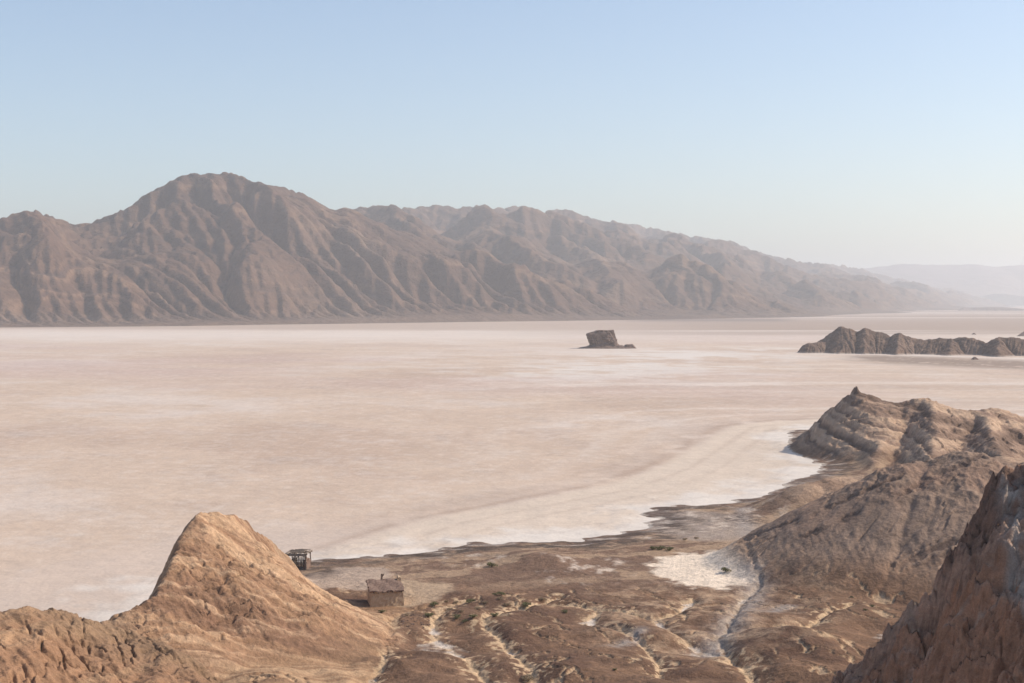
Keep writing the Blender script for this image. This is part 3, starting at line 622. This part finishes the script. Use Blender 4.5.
# ------------------------------------------------------------------ lone rock block
def rock_from_profile(name, levels, depth, mat, seed, amp=0.5, label=None, cat='rock', n=64, loc=(0, 0, 0), parent=None):
    """closed boulder: stacked rings whose left and right edges follow LEVELS (z, x_left, x_right)"""
    vs, fs = [], []
    zz = [l[0] for l in levels]; K = 26
    for k in range(K):
        z = zz[0] + (zz[-1] - zz[0]) * k / (K - 1)
        xl = np.interp(z, zz, [l[1] for l in levels]); xr = np.interp(z, zz, [l[2] for l in levels])
        cxx, rx = (xl + xr) / 2, max((xr - xl) / 2, 0.05); ry = depth * (0.55 + 0.45 * rx / max(1e-3, max((l[2] - l[1]) / 2 for l in levels)))
        for j in range(n):
            a = 2 * math.pi * j / n; ca, sa = math.cos(a), math.sin(a)
            e = 0.55; px_ = math.copysign(abs(ca) ** e, ca); py_ = math.copysign(abs(sa) ** e, sa)
            vs.append([cxx + rx * px_, ry * py_, z])
    v = np.array(vs, f32); t = 1.0
    nn = fbm(v[:, 0] + v[:, 2] * 0.35 + seed * 9, v[:, 1] * 1.1 + v[:, 2] * 0.5, 5.0, 4, seed, 0.55)
    nz = fbm(v[:, 0] * 0.4 + v[:, 1] * 0.4, v[:, 2], 2.2, 3, seed + 5)
    rr_ = np.hypot(v[:, 0] - v[:, 0].mean(), v[:, 1]) + 1e-3
    f_ = (amp * nn + 0.4 * amp * nz)
    v[:, 0] += (v[:, 0] - v[:, 0].mean()) / rr_ * f_ * 1.0; v[:, 1] += v[:, 1] / rr_ * f_ * 1.5
    v[n * (K - 3):, 2] += (0.5 * amp * nn)[n * (K - 3):]
    for k in range(K - 1):
        for j in range(n):
            a, b = k * n + j, k * n + (j + 1) % n; fs.append((a, b, b + n, a + n))
    vl = [tuple(map(float, r)) for r in v]
    tl = v[-n:]; ring = (K - 1) * n
    for s_ in (0.66, 0.33):                         # roughly flat top
        b0 = len(vl); mxy = tl.mean(0)
        for j in range(n):
            p = mxy + (tl[j] - mxy) * s_; w_ = 0.3 * amp * float(fbm(np.array([p[0]]), np.array([p[1]]), 3, 2, seed + 8)[0]); vl.append((float(p[0]), float(p[1]), float(p[2]) + w_))
        for j in range(n): fs.append((ring + j, ring + (j + 1) % n, b0 + (j + 1) % n, b0 + j))
        ring = b0
    fs.append(tuple(range(ring, ring + n)))
    me = bpy.data.meshes.new(name); me.from_pydata(vl, [], fs); me.update(); me.materials.append(mat)
    o = bpy.data.objects.new(name, me); COL.objects.link(o); o.location = loc; o.parent = parent
    if label: tag(o, label, cat)
    return o

M_rock = plain_material("lone_rock_stone", (0.13, 0.088, 0.072), (0.23, 0.155, 0.12), 0.25, bump=0.8)
M_stone = plain_material("stone", (0.15, 0.10, 0.085), (0.30, 0.215, 0.165), 3.0)
d0 = H * FPX / (348.6 - HY); s = d0 / FPX
e = bpy.data.objects.new('rock_outcrop', None); COL.objects.link(e); e.location = ((604 - CX) * s, d0 + 10, 0)
tag(e, 'lone dark block of rock with an overhanging left side out on the salt lake', 'rock')
lv = [(-0.5, -13, 15.5), (2.0, -12.0, 13.5), (3.5, -11.2, 12.2), (8, -13.0, 10.5), (11, -14.0, 9.6), (13, -13.6, 9.2), (14.2, -8, 8.8), (15.3, -3.5, 8.2)]
rock_from_profile('rock_block', [(z, a * s / 0.86, b * s / 0.86) for z, a, b in lv], 9, M_rock, 3, 2.6, parent=e)
rock_from_profile('rubble_apron', [(-0.4, -24, 30), (0.6, -20, 26), (1.4, -15, 20), (2.4, -12, 16)], 13, M_rock, 13, 1.2, parent=e)
rock_from_profile('boulder', [(-0.5, -6.5, 6.5), (1.5, -5.0, 4.6), (3.0, -3.8, 3.2), (3.5, -2, 2)], 5, M_rock, 23, 0.9, loc=(22.5, -3, 0), parent=e)
for px_, py_, r_, lb in ((975, 359.5, 2.0, 'small dark rock on the beach in front of the rocky island'), (974, 334.5, 1.2, 'speck of dark rock on the far mud flat above the rocky island')):
    x_, y_ = G(px_, py_); k_ = r_ * (y_ / 1000)
    rock_from_profile('rock', [(-0.3, -k_ * 1.6, k_ * 1.5), (k_ * 0.4, -k_, k_ * 0.9), (k_ * 0.9, -k_ * 0.4, k_ * 0.3)], k_, M_rock, 31 + int(r_), 0.6, lb, loc=(x_, y_, 0))

# ------------------------------------------------------------------ mud hut
import bmesh
def obj(name, bm, mat, parent=None, smooth=False):
    bmesh.ops.recalc_face_normals(bm, faces=bm.faces)
    me = bpy.data.meshes.new(name); bm.to_mesh(me); bm.free(); me.materials.append(mat)
    if smooth:
        for p in me.polygons: p.use_smooth = True
    o = bpy.data.objects.new(name, me); COL.objects.link(o); o.parent = parent
    return o

def wonky_box(bm, c0, c1, z0, z1, taper=0.0, cuts=(6, 3, 5), jit=0.04, topvar=0.0, seed=1):
    """box from corner c0 to c1, worn: subdivided, battered walls, uneven top"""
    r = random.Random(seed); nx, ny, nz = cuts; V = {}
    def vert(i, j, k):
        key = (i, j, k)
        if key in V: return V[key]
        fx, fy, fz = i / nx, j / ny, k / nz; t = 1 - taper * fz
        mx, my = (c0[0] + c1[0]) / 2, (c0[1] + c1[1]) / 2
        x = mx + (c0[0] + (c1[0] - c0[0]) * fx - mx) * t; y = my + (c0[1] + (c1[1] - c0[1]) * fy - my) * t
        z = z0 + (z1 - z0) * fz + (topvar * r.uniform(-1, 0.3) if k == nz else 0)
        V[key] = bm.verts.new((x + r.uniform(-jit, jit), y + r.uniform(-jit, jit), z + r.uniform(-jit, jit) * 0.5)); return V[key]
    for i in range(nx):
        for j in range(ny):
            bm.faces.new([vert(i, j, 0), vert(i + 1, j, 0), vert(i + 1, j + 1, 0), vert(i, j + 1, 0)])
            bm.faces.new([vert(i, j, nz), vert(i + 1, j, nz), vert(i + 1, j + 1, nz), vert(i, j + 1, nz)])
    for k in range(nz):
        for i in range(nx):
            for j in (0, ny): bm.faces.new([vert(i, j, k), vert(i + 1, j, k), vert(i + 1, j, k + 1), vert(i, j, k + 1)])
        for j in range(ny):
            for i in (0, nx): bm.faces.new([vert(i, j, k), vert(i, j + 1, k), vert(i, j + 1, k + 1), vert(i, j, k + 1)])

def stick(bm, a, b, r0, r1=None, n=7, bend=0.0, seed=0):
    r1 = r1 or r0; a, b = Vector(a), Vector(b); ax = (b - a).normalized()
    u = ax.orthogonal().normalized(); w = ax.cross(u); rr_ = random.Random(seed); rings = []
    S_ = 5
    for k in range(S_):
        f_ = k / (S_ - 1); p = a.lerp(b, f_) + (u * rr_.uniform(-1, 1) + w * rr_.uniform(-1, 1)) * bend; r = r0 + (r1 - r0) * f_
        rings.append([bm.verts.new(p + (u * math.cos(2 * math.pi * j / n) + w * math.sin(2 * math.pi * j / n)) * r) for j in range(n)])
    for k in range(S_ - 1):
        for j in range(n): bm.faces.new([rings[k][j], rings[k][(j + 1) % n], rings[k + 1][(j + 1) % n], rings[k + 1][j]])
    bm.faces.new(rings[0][::-1]); bm.faces.new(rings[-1])

M_mud = bpy.data.materials.new("mud_brick"); M_mud.use_nodes = True
nt = M_mud.node_tree; N = nt.nodes; L = nt.links; bs = N["Principled BSDF"]; bs.inputs["Roughness"].default_value = 0.95; bs.inputs["Specular IOR Level"].default_value = 0.1
tc = N.new("ShaderNodeTexCoord"); br = N.new("ShaderNodeTexBrick"); mp = N.new("ShaderNodeMapping"); mp.inputs["Rotation"].default_value = (math.radians(90), 0, 0)
L.new(tc.outputs["Object"], mp.inputs[0]); L.new(mp.outputs[0], br.inputs["Vector"])
br.inputs["Scale"].default_value = 3.2; br.inputs["Mortar Size"].default_value = 0.03; br.inputs["Color1"].default_value = (0.52, 0.37, 0.24, 1); br.inputs["Color2"].default_value = (0.60, 0.44, 0.30, 1); br.inputs["Mortar"].default_value = (0.42, 0.29, 0.20, 1)
ns = N.new("ShaderNodeTexNoise"); ns.inputs["Scale"].default_value = 2.5; ns.inputs["Detail"].default_value = 7; L.new(tc.outputs["Object"], ns.inputs["Vector"])
mx = N.new("ShaderNodeMix"); mx.data_type = 'RGBA'; mr = N.new("ShaderNodeMapRange"); mr.inputs["From Min"].default_value = 0.45; mr.inputs["From Max"].default_value = 0.62; L.new(ns.outputs["Fac"], mr.inputs[0]); L.new(mr.outputs[0], mx.inputs[0])
L.new(br.outputs["Color"], mx.inputs[6]); mx.inputs[7].default_value = (0.56, 0.405, 0.275, 1); L.new(mx.outputs[2], bs.inputs["Base Color"])
bp = N.new("ShaderNodeBump"); bp.inputs["Distance"].default_value = 0.05; bp.inputs["Strength"].default_value = 0.6; L.new(br.outputs["Fac"], bp.inputs["Height"]); bp.invert = True; L.new(bp.outputs[0], bs.inputs["Normal"])
M_roof = plain_material("mud_roof", (0.15, 0.095, 0.075), (0.27, 0.185, 0.14), 3.0)
M_wood = plain_material("weathered_wood", (0.10, 0.07, 0.055), (0.26, 0.20, 0.16), 7.0)
M_pale = plain_material("bleached_thatch", (0.17, 0.125, 0.095), (0.36, 0.285, 0.22), 5.0)

hut = bpy.data.objects.new('mud_hut', None); COL.objects.link(hut); hut.location = (HUT[0], HUT[1] + 2.0, ground_z(HUT[0], HUT[1]) - 0.08)
hut.rotation_euler.z = math.radians(13)
tag(hut, 'square mud brick hut with a sloping brown roof at the foot of the golden hill', 'hut')
hw, hd = 2.15, 2.0
bm = bmesh.new()
wonky_box(bm, (-hw - 0.12, -hd - 0.05), (hw + 0.05, -hd + 0.5), -0.1, 2.05, 0.08, (16, 2, 8), 0.05, 0.2, 1)
obj('front_wall', bm, M_mud, hut)
bm = bmesh.new(); wonky_box(bm, (-hw + 0.03, hd - 0.5), (hw, hd), 0, 2.75, 0.03, (12, 2, 7), 0.035, 0.2, 2); obj('back_wall', bm, M_mud, hut)
for sx, sdv in ((-1, 3), (1, 4)):
    bm = bmesh.new(); r_ = random.Random(sdv)
    x0, x1 = (hw - 0.46) * sx, (hw - 0.01) * sx
    # wedge-topped side wall between front and back
    n_ = 8; ys = [-hd + 0.52 + (2 * hd - 1.04) * k / n_ for k in range(n_ + 1)]
    rows_ = []
    for y_ in ys:
        zt = 2.0 + 0.7 * (y_ + hd) / (2 * hd) + r_.uniform(-0.06, 0.03)
        rows_.append([[bm.verts.new((x + r_.uniform(-.02, .02), y_, z)) for z in (0, zt * 0.33, zt * 0.66, zt)] for x in (x0, x1)])
    for k in range(n_):
        for w in (0, 1):
            for m_ in range(3): bm.faces.new([rows_[k][w][m_], rows_[k + 1][w][m_], rows_[k + 1][w][m_ + 1], rows_[k][w][m_ + 1]])
        bm.faces.new([rows_[k][0][3], rows_[k + 1][0][3], rows_[k + 1][1][3], rows_[k][1][3]])
        bm.faces.new([rows_[k][0][0], rows_[k + 1][0][0], rows_[k + 1][1][0], rows_[k][1][0]])
    for k in (0, n_):
        for m_ in range(3): bm.faces.new([rows_[k][0][m_], rows_[k][1][m_], rows_[k][1][m_ + 1], rows_[k][0][m_ + 1]])
    obj('side_wall', bm, M_mud, hut)
bm = bmesh.new(); r_ = random.Random(9); nx, ny = 18, 12; g_ = {}
for lay in (0, 1):
    for i in range(nx + 1):
        for j in range(ny + 1):
            x = -hw - 0.14 + (2 * hw + 0.22) * i / nx; y = -hd - 0.16 + (2 * hd + 0.1) * j / ny
            edge_ = 0.16 * r_.uniform(-1, 0.6) if i in (0, nx) or j in (0, ny) else 0
            z = 2.02 + 0.72 * (y + hd) / (2 * hd) + (0.17 if lay else 0) + 0.06 * math.sin(i * 0.7 + j * 0.5) - 0.12 * math.exp(-((i - 6) / 2.5) ** 2 - ((j - 5) / 3) ** 2) + r_.uniform(-.025, .035) * lay
            g_[lay, i, j] = bm.verts.new((x + edge_, y + edge_, z))
for i in range(nx):
    for j in range(ny):
        for lay in (0, 1): bm.faces.new([g_[lay, i, j], g_[lay, i + 1, j], g_[lay, i + 1, j + 1], g_[lay, i, j + 1]])
for i in range(nx):
    for j in (0, ny): bm.faces.new([g_[0, i, j], g_[0, i + 1, j], g_[1, i + 1, j], g_[1, i, j]])
for j in range(ny):
    for i in (0, nx): bm.faces.new([g_[0, i, j], g_[0, i, j + 1], g_[1, i, j + 1], g_[1, i, j]])
roof = obj('roof', bm, M_roof, hut)
for k in range(7):
    bm = bmesh.new(); x = -hw + 0.35 + k * (2 * hw - 0.7) / 6
    stick(bm, (x, -hd - 0.32, 1.90), (x + 0.02, -hd + 0.6, 2.05), 0.055, 0.05, 7, 0.01, k); b_ = obj('roof_beam', bm, M_wood, hut)
bm = bmesh.new(); wonky_box(bm, (hw - 0.35, hd - 0.75), (hw + 0.12, hd + 0.05), 0.0, 3.3, 0.02, (3, 3, 8), 0.04, 0.2, 12); obj('corner_pier', bm, M_mud, hut)

# post behind the hut
x_, y_ = G(381.5, 585, 0.5); z_ = ground_z(x_, y_)
pt = bpy.data.objects.new('wooden_post', None); COL.objects.link(pt); pt.location = (x_, y_, z_ - 0.1)
tag(pt, 'short forked wooden post standing behind the mud hut roof', 'post')
bm = bmesh.new(); stick(bm, (0, 0, 0), (0.05, 0, 1.3), 0.16, 0.13, 8, 0.02, 2); obj('shaft', bm, M_wood, pt)
bm = bmesh.new(); stick(bm, (0.04, 0, 0.8), (0.36, 0, 1.3), 0.09, 0.06, 7, 0.02, 3); obj('fork', bm, M_wood, pt)

# ------------------------------------------------------------------ ruined timber shelter on the spur
sh = bpy.data.objects.new('timber_shelter', None); COL.objects.link(sh)
sh.location = (SHED[0], SHED[1], ground_z(SHED[0], SHED[1]) - 0.15); sh.rotation_euler.z = math.radians(-8)
tag(sh, 'ruined open timber shelter with a bleached slatted roof at the edge of the salt lake', 'shelter')
k_ = SHED[1] / FPX; sw, sdp = 10.5 * k_, 1.3
for i, (x, y) in enumerate(((-sw + .1, -sdp), (sw - .12, -sdp), (-sw + .1, sdp), (sw - .12, sdp), (-0.35, -sdp), (0.75, sdp))):
    bm = bmesh.new(); stick(bm, (x, y, 0), (x + random.uniform(-.08, .08), y, 2.45), 0.10 if i != 1 else 0.15, 0.08, 8, 0.025, i); obj('post', bm, M_wood, sh)
bm = bmesh.new(); wonky_box(bm, (sw - 0.55, -sdp + .2), (sw - 0.05, sdp - .2), 0, 1.6, 0.06, (3, 4, 6), 0.05, 0.35, 22); obj('pier', bm, M_roof, sh)
bm = bmesh.new(); wonky_box(bm, (-sw + 0.2, sdp - .55), (-sw + 0.9, sdp - .2), 0, 1.5, 0.05, (3, 2, 6), 0.05, 0.3, 23); obj('wall', bm, M_mud, sh)
for i in range(9):
    bm = bmesh.new(); x = -sw + .35 + i * (2 * sw - 1.0) / 9
    wonky_box(bm, (x, sdp - .08), (x + .16, sdp - .02), 0.1, random.uniform(1.5, 2.4), 0, (1, 1, 4), 0.02, 0.1, 90 + i); obj('wall_board', bm, M_pale, sh)
for y in (-sdp, sdp):
    bm = bmesh.new(); stick(bm, (-sw - .1, y, 2.38), (sw + .1, y, 2.45), 0.09, 0.08, 8, 0.02, 5); obj('beam', bm, M_wood, sh)
bm = bmesh.new(); stick(bm, (-sw, -sdp - .05, 1.55), (sw, -sdp - .05, 1.62), 0.06, 0.06, 7, 0.02, 6); obj('rail', bm, M_wood, sh)
bm = bmesh.new(); stick(bm, (-0.35, -sdp, 1.6), (0.6, -sdp, 2.4), 0.05, 0.05, 7, 0.01, 7); obj('brace', bm, M_wood, sh)
bm = bmesh.new()
for i in range(17):
    x = -sw - .05 + (2 * sw + .1) * i / 16
    if i in (9, 13): continue
    z = 2.50 + random.uniform(-.03, .12)
    wonky_box(bm, (x - .075, -sdp - random.uniform(.1, .3)), (x + .075, sdp + random.uniform(.05, .3)), z, z + .07, 0, (1, 5, 1), 0.02, 0.0, 40 + i)
for k in range(12):
    y = -sdp - .2 + (2 * sdp + .4) * k / 11; a_ = random.uniform(-sw, -sw * .3); b_ = random.uniform(sw * .3, sw)
    stick(bm, (a_, y, 2.68), (b_, y + random.uniform(-.1, .1), 2.72), 0.05, 0.04, 6, 0.03, 60 + k)
obj('roof', bm, M_pale, sh)
for i, y in enumerate((-sdp - .12, sdp)):
    bm = bmesh.new(); wonky_box(bm, (-sw - .05, y - .03), (sw - .2, y + .03), 2.15, 2.45, 0, (12, 1, 2), 0.03, 0.1, 70 + i); obj('fascia_board', bm, M_pale, sh)

# ------------------------------------------------------------------ shrubs
M_leaf = plain_material("shrub_leaves", (0.12, 0.115, 0.055), (0.22, 0.20, 0.10), 8.0, 0.8, 0.0)
M_dry = plain_material("dry_shrub", (0.22, 0.165, 0.10), (0.36, 0.27, 0.18), 8.0, 0.9, 0.0)
M_twig = plain_material("twig", (0.10, 0.07, 0.05), (0.16, 0.12, 0.09), 9.0)
def shrub_proto(seed, leaves, mat):
    r = random.Random(seed); e = bpy.data.objects.new('shrub', None); COL.objects.link(e)
    bm = bmesh.new(); cl = [(r.uniform(-.38, .38), r.uniform(-.3, .3), r.uniform(.18, .42), r.uniform(.14, .26)) for _ in range(9)]
    for _ in range(leaves):
        cx_, cy_, cz_, cr_ = r.choice(cl); a, b = r.uniform(0, 6.28), math.acos(r.uniform(-.6, 1)); q_ = cr_ * r.random() ** .4
        p = Vector((cx_ + q_ * math.sin(b) * math.cos(a), cy_ + q_ * math.sin(b) * math.sin(a), max(.02, cz_ + q_ * math.cos(b))))
        n_ = Vector((r.gauss(0, 1), r.gauss(0, 1), r.gauss(0, 1))).normalized(); u = n_.orthogonal().normalized(); w = n_.cross(u); l_ = r.uniform(.035, .06)
        bm.faces.new([bm.verts.new(p + u * l_), bm.verts.new(p + w * l_ * .5), bm.verts.new(p - u * l_), bm.verts.new(p - w * l_ * .5)])
    me = bpy.data.meshes.new('foliage'); bm.to_mesh(me); bm.free(); me.materials.append(mat)
    o = bpy.data.objects.new('foliage', me); COL.objects.link(o); o.parent = e
    bm = bmesh.new()
    for k, (cx_, cy_, cz_, cr_) in enumerate(cl): stick(bm, (cx_ * .15, cy_ * .15, -.05), (cx_, cy_, cz_ + .05), .015, .007, 5, .02, seed * 20 + k)
    obj('stem', bm, M_twig, e)
    return e
protos = [shrub_proto(1, 900, M_leaf), shrub_proto(2, 800, M_leaf), shrub_proto(3, 600, M_dry)]
SHR = [  # px, py, width in px, kind, label
    (493, 567, 13, 0, 'largest dark green shrub, on the lake side of the valley beside the bare clay mound'),
    (382, 613, 9, 0, 'green shrub on the ground right in front of the mud hut'),
    (427, 617, 13, 0, 'dark green shrub beside the pile of dark rubble'),
    (434, 606, 12, 1, 'olive shrub right of the mud hut across the pale path'),
    (458, 619, 11, 0, 'left one of three dark shrubs close together in the middle of the valley'),
    (465, 622, 8, 1, 'lowest of three dark shrubs close together in the middle of the valley'),
    (473, 618, 11, 0, 'right one of three dark shrubs close together in the middle of the valley'),
    (493, 617, 11, 0, 'dark green shrub at the top bend of the widest pale gully'),
    (526, 608, 13, 1, 'flat green shrub just above the dark mound between the pale gullies'),
    (566, 613, 9, 0, 'small dark shrub alone on the pale sand right of the gullies'),
    (470, 603, 12, 1, 'olive shrub among dry scrub in the middle of the valley, the uppermost there'),
    (450, 610, 7, 2, None), (456, 605, 7, 2, None), (478, 610, 8, 2, None), (507, 607, 9, 2, None), (461, 612, 7, 2, None), (485, 604, 7, 2, None), (500, 600, 8, 2, None), (447, 602, 6, 2, None),
    (499, 596, 12, 1, 'dull green shrub behind the dry scrub, just below the clay mound'),
    (542, 602, 9, 2, 'dry brown shrub at the head of the long pale gully'),
    (652, 550, 11, 0, 'left part of the row of dark green scrub behind the white salt pan'),
    (661, 550, 12, 1, 'middle shrub of the row behind the white salt pan'),
    (670, 551, 11, 0, 'right shrub of the row behind the white salt pan'),
    (727, 572, 12, 0, 'dark shrub at the right rim of the white salt pan'),
    (696, 539, 6, 2, 'right one of two dry shrubs by the salty shore mud'), (685, 540, 6, 2, 'left one of two dry shrubs by the salty shore mud'),
    (528, 681, 17, 2, 'dry brown bush at the bottom edge of the picture'),
    (873, 607, 6, 0, 'upper green shrub of the pair on the slope below the grey brown hill'),
    (866, 611, 6, 0, 'lower green shrub of the pair on the slope below the grey brown hill'),
    (852, 598, 5, 1, 'tiny green shrub above the pair on the slope below the grey brown hill'),
    (614, 671, 6, 0, 'small green shrub in the pale gully near the bottom of the picture'),
    (407, 616, 6, 2, 'small dry shrub beside the pale path right of the hut'),
]
first = {0: True, 1: True, 2: True}
def find_on_ground(px, py):                        # walk the sight line down to the terrain
    d = 90.0
    while d < 420:
        z = H - (py - HY) * d / FPX; x = (px - CX) * d / FPX
        if z <= ground_z(x, d): return x, d, ground_z(x, d)
        d += 0.4
    return x, d, 0
for i, (px_, py_, w_, kd, lb) in enumerate(SHR):
    x_, y_, z_ = find_on_ground(px_, py_)
    if first[kd]: root = protos[kd]; first[kd] = False
    else:
        src = protos[kd]; root = src.copy(); COL.objects.link(root)
        for ch in list(src.children):
            c2 = ch.copy(); COL.objects.link(c2); c2.parent = root
    s_ = w_ * y_ / FPX / 1.05
    root.location = (x_, y_, z_ - 0.03); root.scale = (s_, s_, s_ * 0.62); root.rotation_euler = (0, 0, i * 1.3)
    tag(root, lb or 'small dry brown shrub in the scrub patch in the middle of the valley', 'shrub', 'shrubs scattered over the valley floor')

# rubble pile by the path, small stones
bm = bmesh.new(); r_ = random.Random(5); x_, y_, z_ = find_on_ground(414, 621)
for k in range(75):
    a, q_ = r_.uniform(0, 6.28), r_.random() ** .7; px_, py_ = x_ + math.cos(a) * q_ * 2.0, y_ + math.sin(a) * q_ * 3.2
    m_ = bmesh.ops.create_icosphere(bm, subdivisions=1, radius=r_.uniform(.06, .20))
    zz_ = ground_z(px_, py_) - 0.02
    for v in m_['verts']: v.co = Vector((v.co.x * r_.uniform(.7, 1.2), v.co.y * r_.uniform(.7, 1.2), v.co.z * .7)) + Vector((px_, py_, zz_))
tag(obj('rubble', bm, M_rock), 'pile of dark rubble beside the pale path in the valley', 'rubble', kind='stuff')

# ------------------------------------------------------------------ haze
bm = bmesh.new(); bmesh.ops.create_cube(bm, size=1.0)
for v in bm.verts: v.co = Vector((v.co.x * 36000 + 2000, v.co.y * 24000 + 8500, -25.0 if v.co.z < 0 else 520.0))
hz = bpy.data.materials.new("haze_air"); hz.use_nodes = True; hn = hz.node_tree; hn.nodes.clear()
ho = hn.nodes.new("ShaderNodeOutputMaterial"); pv = hn.nodes.new("ShaderNodeVolumePrincipled")
pv.inputs["Color"].default_value = (0.94, 0.97, 1.0, 1); pv.inputs["Density"].default_value = HAZE_DENSITY; pv.inputs["Anisotropy"].default_value = 0.28
hn.links.new(pv.outputs[0], ho.inputs["Volume"])
hb = obj('haze', bm, hz); tag(hb, 'thin pale desert haze over the whole valley', 'haze', kind='stuff')
